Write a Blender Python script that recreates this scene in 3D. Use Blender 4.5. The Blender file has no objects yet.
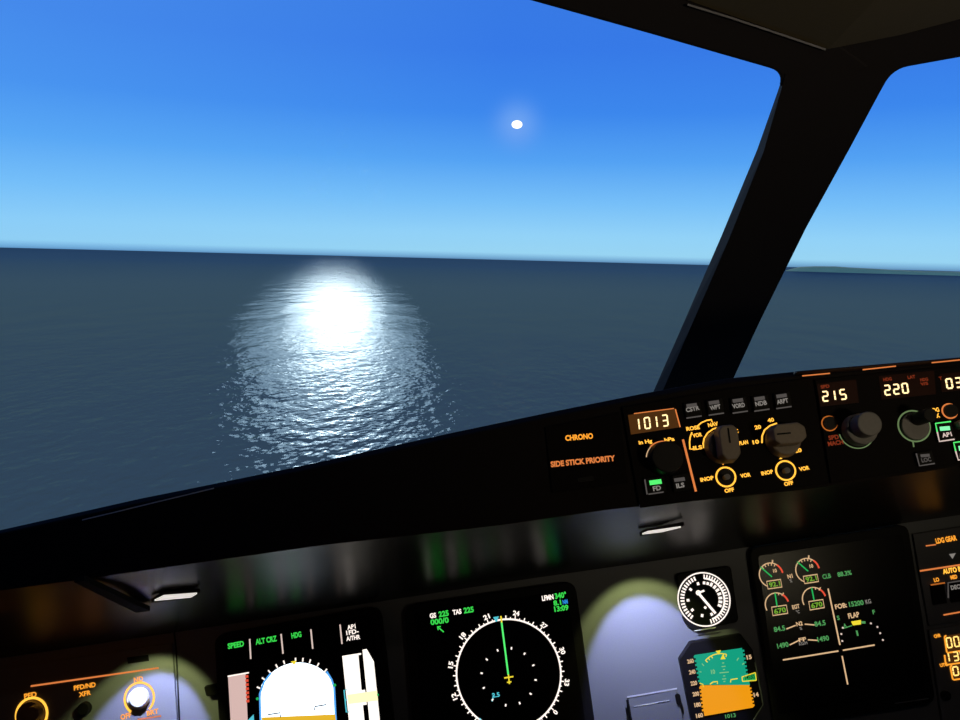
import bpy, math
from mathutils import Vector, Matrix

# ------------------------------------------------------------------ camera
F = 800.0
EYE = Vector((-0.43, 0.0, 1.25))
PITCH, ROLL = math.radians(9.0), math.radians(8.7)
ROT = Matrix.Rotation(math.pi / 2 - PITCH, 3, 'X') @ Matrix.Rotation(-ROLL, 3, 'Z')

def ray(x, y):
    """direction in the cockpit in which a point of the photograph lies"""
    return (ROT @ Vector(((x - 480) / F, -(y - 360) / F, -1.0)))

C = bpy.context.scene.collection
cam = bpy.data.cameras.new('camera')
cam.sensor_fit = 'HORIZONTAL'; cam.sensor_width = 36.0; cam.lens = 36.0 * F / 960.0
cam.clip_start = 0.02; cam.clip_end = 200000
cam_o = bpy.data.objects.new('camera', cam); C.objects.link(cam_o)
cam_o.matrix_world = Matrix.Translation(EYE) @ ROT.to_4x4()
bpy.context.scene.camera = cam_o

# ------------------------------------------------------------------ planes
class Plane:
    def __init__(s, O, U, V):
        s.O, s.U = Vector(O), Vector(U).normalized()
        V = Vector(V); s.V = (V - V.dot(s.U) * s.U).normalized()
        s.N = s.U.cross(s.V)
    def hit(s, x, y, w=0.0):
        d = ray(x, y)
        t = (s.O + s.N * w - EYE).dot(s.N) / d.dot(s.N)
        return EYE + d * t
    def basis(s):
        return Matrix((s.U, s.V, s.N)).transposed()

def tilted(px, py, depth, tilt):
    a = math.radians(tilt)
    return Plane(EYE + ray(px, py) * depth, (1, 0, 0), (0, math.sin(a), math.cos(a)))

MAIN = tilted(480, 640, 0.97, 20)     # main instrument panel
FACE = tilted(600, 460, 0.70, 23)     # aft face of the glareshield

# ------------------------------------------------------------------ materials
def node_mat(name):
    m = bpy.data.materials.new(name); m.use_nodes = True
    nt = m.node_tree; nt.nodes.clear()
    out = nt.nodes.new('ShaderNodeOutputMaterial')
    return m, nt, out

def plain(name, col, rough=0.6, spec=0.5, metal=0.0, grain=0.0, bump=0.0, scale=400.0):
    m, nt, out = node_mat(name)
    b = nt.nodes.new('ShaderNodeBsdfPrincipled')
    b.inputs['Base Color'].default_value = (*col, 1); b.inputs['Roughness'].default_value = rough
    b.inputs['Specular IOR Level'].default_value = spec; b.inputs['Metallic'].default_value = metal
    if grain or bump:
        tc = nt.nodes.new('ShaderNodeTexCoord'); nz = nt.nodes.new('ShaderNodeTexNoise')
        nz.inputs['Scale'].default_value = scale; nz.inputs['Detail'].default_value = 3
        nt.links.new(tc.outputs['Object'], nz.inputs['Vector'])
        if grain:
            mx = nt.nodes.new('ShaderNodeMix'); mx.data_type = 'RGBA'
            mx.inputs[6].default_value = (*[c * (1 - grain) for c in col], 1)
            mx.inputs[7].default_value = (*[c * (1 + grain) for c in col], 1)
            nt.links.new(nz.outputs['Fac'], mx.inputs[0]); nt.links.new(mx.outputs[2], b.inputs['Base Color'])
        if bump:
            bp = nt.nodes.new('ShaderNodeBump'); bp.inputs['Strength'].default_value = bump
            bp.inputs['Distance'].default_value = 0.001
            nt.links.new(nz.outputs['Fac'], bp.inputs['Height']); nt.links.new(bp.outputs['Normal'], b.inputs['Normal'])
    nt.links.new(b.outputs[0], out.inputs[0])
    return m

def emit(name, col, k=1.0, base=(0.01, 0.01, 0.01)):
    m, nt, out = node_mat(name)
    b = nt.nodes.new('ShaderNodeBsdfPrincipled')
    b.inputs['Base Color'].default_value = (*base, 1); b.inputs['Roughness'].default_value = 0.4
    b.inputs['Specular IOR Level'].default_value = 0.08; b.inputs['Emission Color'].default_value = (*col, 1); b.inputs['Emission Strength'].default_value = k
    nt.links.new(b.outputs[0], out.inputs[0])
    return m

M = dict(
    shield=plain('black_glareshield', (0.012, 0.0095, 0.0095), 0.8, 0.03, grain=.15, bump=.15, scale=900),
    face=plain('black_panel_face', (0.006, 0.0045, 0.0045), 0.7, 0.05, grain=.2),
    under=plain('satin_dark_underside', (0.012, 0.011, 0.011), 0.27, 0.42, grain=.1),
    panel=plain('grey_blue_panel_paint', (0.19, 0.195, 0.215), 0.6, 0.15, grain=.08, bump=.12, scale=700),
    panel_dark=plain('slate_panel_paint', (0.13, 0.13, 0.15), 0.55, 0.25, grain=.08, scale=700),
    bezel=plain('black_bezel', (0.009, 0.008, 0.009), 0.55, 0.12, grain=.15),
    glass=plain('dark_screen_glass', (0.005, 0.004, 0.005), 0.25, 0.12),
    knob=plain('grey_knob', (0.16, 0.15, 0.15), 0.5, 0.3, grain=.12),
    knob_brown=plain('brown_grey_knob', (0.17, 0.135, 0.11), 0.5, 0.3, grain=.12),
    knob_black=plain('black_knob', (0.008, 0.007, 0.007), 0.5, 0.15, grain=.1),
    knob_white=plain('pale_knob', (0.8, 0.8, 0.8), 0.5, 0.3, grain=.05),
    button=plain('black_button', (0.008, 0.007, 0.007), 0.6, 0.1, grain=.1),
    ink=plain('black_ink', (0.004, 0.004, 0.004), 0.7, 0.1, grain=.1),
    trim_blue=plain('window_frame_black', (0.024, 0.021, 0.024), 0.85, 0.03, grain=.15, bump=.1, scale=500),
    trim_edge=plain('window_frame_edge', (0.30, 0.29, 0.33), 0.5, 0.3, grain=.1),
    liner=plain('olive_brown_liner', (0.11, 0.088, 0.052), 0.7, 0.2, grain=.12, bump=.1, scale=300),
    wall=plain('dark_cockpit_wall', (0.03, 0.028, 0.026), 0.8, 0.1, grain=.1),
    pale_line=plain('pale_highlight_line', (0.6, 0.6, 0.62), 0.35, 0.5, grain=.08),  # pale colour standing for edge highlights and thin bright lines
    amber=emit('amber_legend', (1.0, 0.36, 0.03), 1.15),
    amber_hot=emit('yellow_amber_legend', (1.0, 0.47, 0.05), 1.5),
    amber_dim=emit('dim_amber_legend', (0.75, 0.2, 0.03), 0.6),
    orange_line=emit('orange_line', (1.0, 0.28, 0.07), 0.75),
    red_dim=emit('dim_red_legend', (0.75, 0.10, 0.03), 0.26),
    red=emit('red_mark', (0.95, 0.10, 0.05), 0.8),
    digit=emit('warm_white_digit', (1.0, 0.72, 0.34), 1.9),
    digit_amber=emit('amber_digit', (1.0, 0.62, 0.16), 1.7),
    window_lit=emit('lit_brown_window', (0.13, 0.045, 0.008), 0.5),
    window_dim=emit('dim_brown_window', (0.02, 0.005, 0.002), 0.3, (0.003, 0.0025, 0.0025)),
    grey_legend=emit('pale_grey_legend', (0.42, 0.38, 0.34), 0.55),
    grey_bar=emit('unlit_grey_bar', (0.17, 0.15, 0.14), 0.45),
    green=emit('green_text', (0.05, 0.82, 0.09), 0.85),
    green_hot=emit('green_bar', (0.10, 0.95, 0.18), 1.0),
    green_pale=emit('pale_green_bar', (0.25, 1.0, 0.45), 1.1),
    green_deep=emit('deep_green_line', (0.02, 0.55, 0.12), 0.8),
    green_dull=emit('dull_green_text', (0.10, 0.40, 0.12), 0.8),
    green_olive=emit('olive_green_text', (0.20, 0.45, 0.04), 0.8),
    ringgreen=emit('grey_green_ring', (0.22, 0.34, 0.14), 0.55),
    white=emit('white_mark', (1.0, 0.88, 0.80), 1.2),
    white_soft=emit('soft_white_mark', (0.9, 0.7, 0.62), 0.8),
    tan=emit('tan_mark', (0.85, 0.55, 0.30), 0.85),
    cyan=emit('cyan_mark', (0.10, 0.62, 0.75), 0.9),
    blue=emit('blue_mark', (0.03, 0.30, 0.85), 0.9),
    sky_disc=emit('white_sky_disc', (0.85, 1.0, 1.15), 2.3),
    sky_rim=emit('blue_sky_rim', (0.10, 0.42, 1.0), 1.0),
    ground=emit('yellow_ground', (0.85, 0.50, 0.03), 0.95),
    tape=emit('pale_pink_tape', (0.72, 0.50, 0.46), 0.95),
    tape_white=emit('white_tape', (1.0, 0.92, 0.82), 1.35),
    tape_yellow=emit('pale_yellow_readout', (1.0, 0.9, 0.52), 1.15),
    yellow=emit('yellow_mark', (0.95, 0.75, 0.04), 0.95),
    isis_sky=emit('teal_sky', (0.005, 0.36, 0.22), 0.95),
    isis_ground=emit('orange_ground', (0.92, 0.34, 0.006), 0.95),
    pale_green=emit('pale_green_mark', (0.30, 0.75, 0.30), 0.7),
    lens=emit('lamp_lens', (1.0, 0.92, 0.86), 0.75, (0.6, 0.6, 0.6)),
)

# ------------------------------------------------------------------ mesh builder
class MB:
    def __init__(s): s.v, s.f, s.marks = [], [], []
    def mark(s): s.marks.append((len(s.v), len(s.f))); return s
    def add(s, vs, fs):
        b = len(s.v); s.v += [tuple(v) for v in vs]; s.f += [tuple(i + b for i in f) for f in fs]; return s
    def build(s, name, mat, parent=None, smooth=False):
        me = bpy.data.meshes.new(name); me.from_pydata(s.v, [], s.f); me.update()
        me.materials.append(M[mat] if isinstance(mat, str) else mat)
        if smooth:
            for p in me.polygons: p.use_smooth = True
        o = bpy.data.objects.new(name, me); C.objects.link(o)
        if parent: o.parent = parent
        return o

def tag(o, label=None, cat=None, group=None, kind=None):
    if label: o['label'] = label
    if cat: o['category'] = cat
    if group: o['group'] = group
    if kind: o['kind'] = kind
    return o

def prism_faces(n):
    return [tuple(range(n - 1, -1, -1)), tuple(range(n, 2 * n))] + [(i, (i + 1) % n, n + (i + 1) % n, n + i) for i in range(n)]

def bevel(o, w, seg=2):
    md = o.modifiers.new('bevel', 'BEVEL'); md.width = w; md.segments = seg; md.limit_method = 'ANGLE'
    return o

_text_cache = {}
def text_mesh(s, fat):
    if (s, fat) not in _text_cache:
        cu = bpy.data.curves.new('lettering', 'FONT'); cu.body = s; cu.offset = fat; cu.resolution_u = 3
        ob = bpy.data.objects.new('lettering', cu); C.objects.link(ob)
        dg = bpy.context.evaluated_depsgraph_get()
        me = ob.evaluated_get(dg).to_mesh()
        vs = [v.co.copy() for v in me.vertices]; fs = [tuple(p.vertices) for p in me.polygons]
        ob.evaluated_get(dg).to_mesh_clear()
        C.objects.unlink(ob); bpy.data.objects.remove(ob); bpy.data.curves.remove(cu)
        x0 = min(v.x for v in vs); x1 = max(v.x for v in vs)
        _text_cache[(s, fat)] = (vs, fs, x0, x1)
    return _text_cache[(s, fat)]

SEG = {'0': 'abcdef', '1': 'bc', '2': 'abged', '3': 'abgcd', '4': 'fgbc', '5': 'afgcd', '6': 'afgedc', '7': 'abc', '8': 'abcdefg', '9': 'abcdfg'}

SPLIT = {'divider_line', 'digit', 'wing_mark', 'sky_rim', 'altitude_bracket', 'lit_edge', 'selector_scale', 'limit_mark', 'flap_scale', 'horizon_scale', 'tape_gap', 'aircraft_mark'}
class Unit:
    """a thing mounted on a plane; points are given where the photograph shows them and land on that plane"""
    def __init__(s, plane, x, y, name, label, cat, group=None):
        s.p = plane; s.o = plane.hit(x, y)
        s.root = bpy.data.objects.new(name, None); C.objects.link(s.root)
        s.root.empty_display_size = 0.02
        s.root.matrix_world = Matrix.Translation(s.o) @ plane.basis().to_4x4()
        tag(s.root, label, cat, group)
    def uv(s, x, y, w=0.0):
        d = s.p.hit(x, y, w) - s.o
        return Vector((d.dot(s.p.U), d.dot(s.p.V)))
    def m(s, x, y, w=0.0):
        return (s.uv(x + .5, y, w) - s.uv(x - .5, y, w)).length
    def poly(s, mb, pts, w0, w1):
        mb.mark(); q = [s.uv(x, y, w1) for x, y in pts]; n = len(q)
        a = sum(q[i].x * q[(i + 1) % n].y - q[(i + 1) % n].x * q[i].y for i in range(n))
        if a < 0: q.reverse()
        return mb.add([(p.x, p.y, w0) for p in q] + [(p.x, p.y, w1) for p in q], prism_faces(n))
    def line(s, mb, pts, px, w, h=0.0004):
        mb.mark(); q = [s.uv(x, y, w) for x, y in pts]; hw = px * s.m(*pts[0], w) / 2
        return s.stroke(mb, q, hw, w, h)
    def stroke(s, mb, q, hw, w, h=0.0004, closed=False):
        n = len(q); L, R = [], []
        for i in range(n):
            a = q[i - 1] if (i or closed) else q[i]; b = q[(i + 1) % n] if (i < n - 1 or closed) else q[i]
            d = (b - a).normalized(); nn = Vector((-d.y, d.x)); L.append(q[i] + nn * hw); R.append(q[i] - nn * hw)
        m = n if closed else n - 1
        for i in range(m):
            j = (i + 1) % n; c = [R[i], R[j], L[j], L[i]]
            mb.add([(p.x, p.y, w - h) for p in c] + [(p.x, p.y, w) for p in c], prism_faces(4))
        return mb
    def arc(s, mb, cx, cy, r, a0, a1, px, w, n=None, h=0.0004):
        """angles in degrees, clockwise from the panel's own up; r and px in photo pixels"""
        mb.mark(); k = s.m(cx, cy, w); c = s.uv(cx, cy, w); full = abs(a1 - a0) >= 359.9
        n = n or max(6, int(abs(a1 - a0) / 6)); q = []
        for i in range(n if full else n + 1):
            a = math.radians(a0 + (a1 - a0) * i / n); q.append(c + Vector((math.sin(a), math.cos(a))) * r * k)
        return s.stroke(mb, q, px * k / 2, w, h, full)
    def ticks(s, mb, cx, cy, r0, r1, angs, px, w, h=0.0004):
        k = s.m(cx, cy, w); c = s.uv(cx, cy, w)
        for a in angs:
            d = Vector((math.sin(math.radians(a)), math.cos(math.radians(a))))
            s.stroke(mb, [c + d * r0 * k, c + d * r1 * k], px * k / 2, w, h)
        return mb
    def cyl(s, mb, x, y, wref, r, w0, w1, r1=None, n=40):
        k = s.m(x, y, wref); c = s.uv(x, y, wref); r1 = r if r1 is None else r1
        vs = [(c.x + math.cos(2 * math.pi * i / n) * rr * k, c.y + math.sin(2 * math.pi * i / n) * rr * k, w) for rr, w in ((r, w0), (r1, w1)) for i in range(n)]
        return mb.add(vs, prism_faces(n))
    def dot(s, mb, x, y, r, w):
        mb.mark(); return s.cyl(mb, x, y, w, r, w - 0.0004, w, n=10)
    def text(s, mb, t, p0, p1, h, w=0.0, fat=0.018):
        mb.mark(); fat += 0.012; vs, fs, x0, x1 = text_mesh(t, fat)
        a = s.uv(*p0, w); b = s.uv(*p1, w); d = b - a; W = d.length; d.normalize(); n = Vector((-d.y, d.x))
        H = h * s.m(*p0, w) / 0.70
        out = []
        for v in vs:
            p = a + d * ((v.x - x0) / (x1 - x0) * W) + n * (v.y * H); out.append((p.x, p.y, w))
        return mb.add(out, fs)
    def around(s, mb, t, cx, cy, r, ang, width, h, w, fat=0.03):
        mb.mark(); fat += 0.008; vs, fs, x0, x1 = text_mesh(t, fat)
        k = s.m(cx, cy, w); c = s.uv(cx, cy, w); a = math.radians(ang)
        up = Vector((math.sin(a), math.cos(a))); rt = Vector((up.y, -up.x)); out = []
        for v in vs:
            p = c + up * (r * k + v.y * h * k / .70) + rt * (((v.x - x0) / (x1 - x0) - .5) * width * k); out.append((p.x, p.y, w))
        return mb.add(out, fs)
    def seg(s, mb, t, p0, p1, h, w, th=0.17, gap=0.30):
        a = s.uv(*p0, w); b = s.uv(*p1, w); d = b - a; n = len(t); pitch = d.length / (n - gap / (1 + gap)); d.normalize()
        cw = pitch / (1 + gap); up = Vector((-d.y, d.x)); H = h * s.m(*p0, w); T = th * cw * 1.2
        for i, ch in enumerate(t):
            o = a + d * pitch * i; mb.mark()
            def P(x, y): return o + d * (x + 0.06 * y) + up * y
            x0, x1, y0, y1, ym = T / 2, cw - T / 2, T / 2, H - T / 2, H / 2; g = T * .25
            S = {'a': ((x0 + g, y1), (x1 - g, y1)), 'd': ((x0 + g, y0), (x1 - g, y0)), 'g': ((x0 + g, ym), (x1 - g, ym)),
                 'b': ((x1, ym + g), (x1, y1 - g)), 'c': ((x1, y0 + g), (x1, ym - g)), 'f': ((x0, ym + g), (x0, y1 - g)), 'e': ((x0, y0 + g), (x0, ym - g))}
            for c in SEG.get(ch, ''):
                if ch == '1':
                    (ax, ay), (bx, by) = S[c]; s.stroke(mb, [P(ax - cw * .3, ay), P(bx - cw * .3, by)], T / 2, w)
                else:
                    s.stroke(mb, [P(*S[c][0]), P(*S[c][1])], T / 2, w)
        return mb
    def part(s, name, mb, mat, parent=None, label=None, smooth=False):
        chunks = [mb]
        if len(mb.marks) > 1 and ('lettering' in name or name in SPLIT):
            chunks = []
            for (a, fa_), (b, fb) in zip(mb.marks, mb.marks[1:] + [(len(mb.v), len(mb.f))]):
                c = MB(); c.v = mb.v[a:b]; c.f = [tuple(i - a for i in f) for f in mb.f[fa_:fb]]; chunks.append(c)
        for c in chunks:
            o = c.build(name, mat, parent or s.root, smooth)
            if label: o['label'] = label
        return o
    # small composites ------------------------------------------------
    def quad(s, x0, y0, x1, y1, sl=-0.15, lean=0.17):
        """panel-aligned rectangle from its top-left to its bottom-right corner"""
        dx = x1 - x0; dy = y1 - y0
        hx = (dx - lean * dy) / (1 - lean * sl); hy = sl * hx; vy = dy - hy; vx = lean * vy
        return [(x0, y0), (x0 + hx, y0 + hy), (x1, y1), (x0 + vx, y0 + vy)]
    def button(s, q, w0, bar=None, barmat='grey_bar', txt=None, txtmat='grey_legend', edge=None, edgemat=None, label=None):
        w = w0 + 0.003
        b = bevel(s.part('button', s.poly(MB(), q, w0, w), 'button', label=label), 0.0006)
        if bar: s.part('indicator_bar', s.poly(MB(), bar, w, w + .0005), barmat, b)
        if txt: s.part('legend', s.text(MB(), *txt, w + .0004, fat=.022), txtmat, b)
        if edge:
            for pts, mt in edge: s.part('lit_edge', s.line(MB(), pts, 1.3, w + .0006), mt, b)
        return b
    def rknob(s, pts, *a): pass

# ------------------------------------------------------------------ sky, sea, moon
hA, hB = ray(0, 246.0), ray(960, 270.0)
NE = hB.cross(hA).normalized()
if NE.z < 0: NE = -NE
FWD = (ray(480, 360) - NE * ray(480, 360).dot(NE)).normalized()
RGT = FWD.cross(NE).normalized()
LOOK = Matrix((RGT, FWD, NE)).transposed()
ALT = 60.0
SEA_O = EYE - NE * ALT
MOON_D = ray(517, 124.5).normalized()

w = bpy.data.worlds.new('dusk_sky'); bpy.context.scene.world = w; w.use_nodes = True
nt = w.node_tree; nt.nodes.clear()
wo = nt.nodes.new('ShaderNodeOutputWorld'); bg = nt.nodes.new('ShaderNodeBackground'); tc = nt.nodes.new('ShaderNodeTexCoord')
def vdot(vec):
    n = nt.nodes.new('ShaderNodeVectorMath'); n.operation = 'DOT_PRODUCT'; n.inputs[1].default_value = tuple(vec)
    nt.links.new(tc.outputs['Generated'], n.inputs[0]); return n.outputs['Value']
def mrange(val, a, b, c=0.0, d=1.0):
    n = nt.nodes.new('ShaderNodeMapRange'); n.clamp = True
    for i, x in zip(('From Min', 'From Max', 'To Min', 'To Max'), (a, b, c, d)): n.inputs[i].default_value = x
    nt.links.new(val, n.inputs['Value']); return n.outputs['Result']
def srgb(r, g, b):
    f = lambda c: (c / 255 / 12.92) if c <= 10.31 else ((c / 255 + .055) / 1.055) ** 2.4
    return (f(r), f(g), f(b), 1)
def ramp(fac, stops):
    n = nt.nodes.new('ShaderNodeValToRGB'); el = n.color_ramp.elements
    while len(el) < len(stops): el.new(0.5)
    for e, (p, c) in zip(el, stops): e.position = p; e.color = c
    nt.links.new(fac, n.inputs['Fac']); return n.outputs['Color']
def mix(fac, a, b, mode='MIX'):
    n = nt.nodes.new('ShaderNodeMix'); n.data_type = 'RGBA'; n.blend_type = mode
    for v, i in ((fac, 0), (a, 6), (b, 7)):
        if isinstance(v, (float, tuple)): n.inputs[i].default_value = v
        else: nt.links.new(v, n.inputs[i])
    return n.outputs[2]
el = mrange(vdot(NE), -0.012, 0.40)                       # sine of the elevation over the horizon
def at(px): return (math.sin(math.atan(px / F)) + 0.012) / 0.412
sky = ramp(el, [(0.0, srgb(40, 62, 100)), (at(-4), srgb(62, 92, 138)), (at(1), srgb(120, 175, 215)), (at(6), srgb(156, 216, 246)), (at(24), srgb(150, 214, 251)),
                (at(55), srgb(122, 195, 252)), (at(95), srgb(86, 165, 247)), (at(140), srgb(62, 138, 240)), (at(200), srgb(56, 124, 234)), (at(280), srgb(58, 124, 230)), (1.0, srgb(50, 110, 210))])
left = mrange(vdot(RGT), 0.02, -0.52)
sky = mix(left, sky, mix(0.22, sky, srgb(110, 190, 255)))
halo = mrange(vdot(MOON_D), math.cos(math.radians(3.6)), 1.0)
pw = nt.nodes.new('ShaderNodeMath'); pw.operation = 'POWER'; pw.inputs[1].default_value = 7.0; nt.links.new(halo, pw.inputs[0])
sky = mix(pw.outputs[0], sky, (0.16, 0.38, 0.92, 1))
nt.links.new(sky, bg.inputs['Color']); bg.inputs['Strength'].default_value = 1.0
nt.links.new(bg.outputs[0], wo.inputs[0])

# sea: one wide sheet of water below, waves as bump
m, nt, out = node_mat('sea_water')
tc = nt.nodes.new('ShaderNodeTexCoord')
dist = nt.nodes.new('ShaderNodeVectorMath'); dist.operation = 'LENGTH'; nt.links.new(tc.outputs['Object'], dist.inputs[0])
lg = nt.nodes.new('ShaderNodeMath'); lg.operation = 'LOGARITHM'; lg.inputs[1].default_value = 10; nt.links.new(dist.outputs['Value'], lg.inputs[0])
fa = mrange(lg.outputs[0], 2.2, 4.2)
wcol = ramp(fa, [(0.0, (0.48, 0.222, 0.082, 1)), (0.35, (0.52, 0.242, 0.092, 1)), (0.5, (0.46, 0.232, 0.105, 1)), (0.64, (0.30, 0.185, 0.112, 1)), (0.76, (0.18, 0.145, 0.122, 1)), (1.0, (0.13, 0.12, 0.115, 1))])  # horizon haze painted into the water colour: darker navy with distance
def wave(sx, sy, rot):
    nz = nt.nodes.new('ShaderNodeTexNoise'); nz.inputs['Scale'].default_value = 1.0; nz.inputs['Detail'].default_value = 2; nz.inputs['Roughness'].default_value = .55
    mp = nt.nodes.new('ShaderNodeMapping'); mp.inputs['Rotation'].default_value = (0, 0, math.radians(rot)); mp.inputs['Scale'].default_value = (sx, sy, 0.1)
    nt.links.new(tc.outputs['Object'], mp.inputs['Vector']); nt.links.new(mp.outputs[0], nz.inputs['Vector']); return nz.outputs['Fac']
b1 = nt.nodes.new('ShaderNodeBump'); nt.links.new(wave(0.02, 0.0085, -25), b1.inputs['Height'])
nt.links.new(mrange(lg.outputs[0], 2.6, 3.4, 2.2, 0.55), b1.inputs['Distance'])
bp = nt.nodes.new('ShaderNodeBump'); nt.links.new(wave(0.17, 0.085, -25), bp.inputs['Height'])
nt.links.new(mrange(lg.outputs[0], 2.3, 3.0, 1.15, 0.17), bp.inputs['Distance']); nt.links.new(b1.outputs[0], bp.inputs['Normal'])
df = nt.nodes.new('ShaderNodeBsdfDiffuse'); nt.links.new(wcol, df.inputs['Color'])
gl = nt.nodes.new('ShaderNodeBsdfAnisotropic'); gl.distribution = 'BECKMANN'
gl.inputs['Roughness'].default_value = 0.065; gl.inputs['Color'].default_value = (0.93, 0.97, 1, 1); nt.links.new(bp.outputs[0], gl.inputs['Normal'])
ms = nt.nodes.new('ShaderNodeMixShader'); ms.inputs[0].default_value = 0.05
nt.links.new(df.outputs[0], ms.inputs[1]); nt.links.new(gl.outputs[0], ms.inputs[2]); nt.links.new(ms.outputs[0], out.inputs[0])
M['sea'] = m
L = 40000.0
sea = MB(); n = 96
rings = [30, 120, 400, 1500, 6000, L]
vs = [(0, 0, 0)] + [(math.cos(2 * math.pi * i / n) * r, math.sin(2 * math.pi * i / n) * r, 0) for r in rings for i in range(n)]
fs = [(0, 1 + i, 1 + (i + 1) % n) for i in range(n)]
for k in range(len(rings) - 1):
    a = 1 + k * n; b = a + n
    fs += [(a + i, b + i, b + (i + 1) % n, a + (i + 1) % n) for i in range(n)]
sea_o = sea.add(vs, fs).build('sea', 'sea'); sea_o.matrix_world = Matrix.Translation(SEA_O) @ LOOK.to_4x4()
tag(sea_o, kind='structure')

# low coast on the horizon
M['coast'] = plain('hazy_coast_land', (0.95, 0.62, 0.22), 0.9, 0.05, grain=.25, scale=0.004)
D = 9500.0
def sea_xy(x, y_off=0.0, dist=D):
    d = ray(x, 268); a = math.atan2(d.dot(RGT), d.dot(FWD)); return Vector((math.sin(a) * dist, math.cos(a) * dist))
prof = [(786, 0.0), (800, 50), (815, 62), (835, 66), (850, 58), (875, 50), (900, 40), (925, 34), (950, 38), (975, 42), (1010, 46), (1080, 40), (1180, 0)]
mb = MB(); vs, fs = [], []
for x, h in prof:
    a = sea_xy(x); b = sea_xy(x, dist=D + 1500); c = sea_xy(x, dist=D + 500); vs += [(a.x, a.y, -1), (c.x, c.y, h * 0.85), (b.x, b.y, h), (b.x, b.y, -1)]
for i in range(len(prof) - 1):
    p = i * 4; fs += [(p, p + 4, p + 5, p + 1), (p + 1, p + 5, p + 6, p + 2), (p + 2, p + 6, p + 7, p + 3)]
co = mb.add(vs, fs).build('coast', 'coast', smooth=True); co.matrix_world = sea_o.matrix_world; tag(co, kind='structure')

# the moon
M['moon'] = emit('moon_glow', (1.0, 0.98, 0.92), 1.6)
import bmesh
bm = bmesh.new(); bmesh.ops.create_uvsphere(bm, u_segments=32, v_segments=16, radius=1.0)
me = bpy.data.meshes.new('moon'); bm.to_mesh(me); bm.free(); me.materials.append(M['moon'])
for p in me.polygons: p.use_smooth = True
moon = bpy.data.objects.new('moon', me); C.objects.link(moon)
moon.location = EYE + MOON_D * 30000
r = 30000 * 5.0 / 845
moon.rotation_euler = LOOK.to_euler(); moon.scale = (r * 1.08, r, r * 0.80)
tag(moon, 'small bright moon in the blue evening sky', 'moon')

def sun(px, py, ang, power, name, col=(1, 1, 1)):
    v = ray(px, py).normalized(); l = v - NE * (2 * v.dot(NE))      # mirrored at the water
    d = bpy.data.lights.new(name, 'SUN'); d.angle = math.radians(ang); d.energy = power; d.color = col
    o = bpy.data.objects.new(name, d); C.objects.link(o)
    o.rotation_euler = l.to_track_quat('Z', 'Y').to_euler(); return o
for px, py, ang, rad, c in ((333, 368, 12.8, 0.26, (0.55, 0.80, 1.0)), (334, 345, 9.4, 0.18, (0.70, 0.90, 1.0)), (336, 327, 7.0, 0.66, (0.80, 0.95, 1.0)),
                            (337, 320, 5.0, 0.5, (0.9, 1.0, 1.0)), (337, 319, 3.4, 0.6, (1, 1, 1))):
    sun(px, py, ang, rad / 0.05 * math.pi * math.radians(ang / 2) ** 2, 'glint_light', c)  # added lights aimed to shape the glint, apart from the moon's direction

# ------------------------------------------------------------------ windscreen frame
hit0 = EYE + ray(700, 380) * 1.6
P0 = Vector((0, 1.60, 1.25 - 0.36)); P1 = Vector((0, 0.86, 1.25 + 0.13))
UPV = (P1 - P0).normalized(); SW = math.radians(24)
WL = Plane(P0, (math.cos(SW), math.sin(SW), 0), UPV)      # captain's windscreen
WR = Plane(P0, (math.cos(SW), -math.sin(SW), 0), UPV)     # first officer's windscreen

def on(pl, pts, w): return [pl.hit(x, y, w) for x, y in pts]
def loft(front, back):
    n = len(front); return MB().add(list(front) + list(back), prism_faces(n))
def fillet(p, a, b, r, n=6):
    p, a, b = Vector(p), Vector(a), Vector(b); s = p + (a - p).normalized() * r; e = p + (b - p).normalized() * r
    return [tuple(s * (1 - t) ** 2 + p * 2 * t * (1 - t) + e * t * t) for t in [i / n for i in range(n + 1)]]
CROSS = Plane(P0, (1, 0, 0), UPV)
# centre post: silhouette edges of the window openings, with a lighter chamfer towards the captain's pane
postL = [(622, 462), (655, 388), (681, 329), (721, 237), (757, 150), (777.5, 92), (784, 72)]
postR = [(690, 467), (735, 375), (760, 321), (806, 228), (850, 148), (880, 92), (893, 69)]
inL = [(x + o_, y + 2) for (x, y), o_ in zip(postL, (8, 8, 8, 8, 6.5, 2.5, 1.5))]
mb = MB(); vs = []
for (a, b, c) in zip(postL, inL, postR):
    vs += [CROSS.hit(*a, -0.03), CROSS.hit(*b, 0.0), CROSS.hit(*c, 0.0), CROSS.hit(*c, -0.03)]
fs = []
for i in range(len(postL) - 1):
    for k in range(4): fs.append((i * 4 + k, i * 4 + (k + 1) % 4, i * 4 + 4 + (k + 1) % 4, i * 4 + 4 + k))
fs += [(0, 1, 2, 3), tuple(4 * (len(postL) - 1) + q for q in (3, 2, 1, 0))]
post = mb.add(vs, fs).build('trim_1', 'trim_blue'); tag(post, kind='structure')

# head of the openings
topL = fillet((784, 72), (777, 92), (530, 0), 15)
headL = [(830, 90)] + topL + [(650, 33.5), (530, 0), (300, -66), (60, -132), (-260, -215), (-280, -300), (40, -230), (300, -160), (560, -62), (690, -12), (828, 36), (870, 66)]
topR = fillet((893, 69), (880, 92), (960, 57), 16)
headR = [(815, 90)] + topR + [(960, 57), (1080, 37), (1200, 18), (1700, -60), (1700, -160), (1190, -75), (1060, -34), (960, 8), (900, 24), (828, 36), (800, 62)]
for i, (pts) in enumerate((headL, headR)):
    o = loft(on(CROSS, pts, -0.001 - 0.002 * i), on(CROSS, pts, -0.03)).build('trim_%d' % (i + 2), 'trim_blue'); tag(o, kind='structure'); bevel(o, 0.003, 2)
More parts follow.
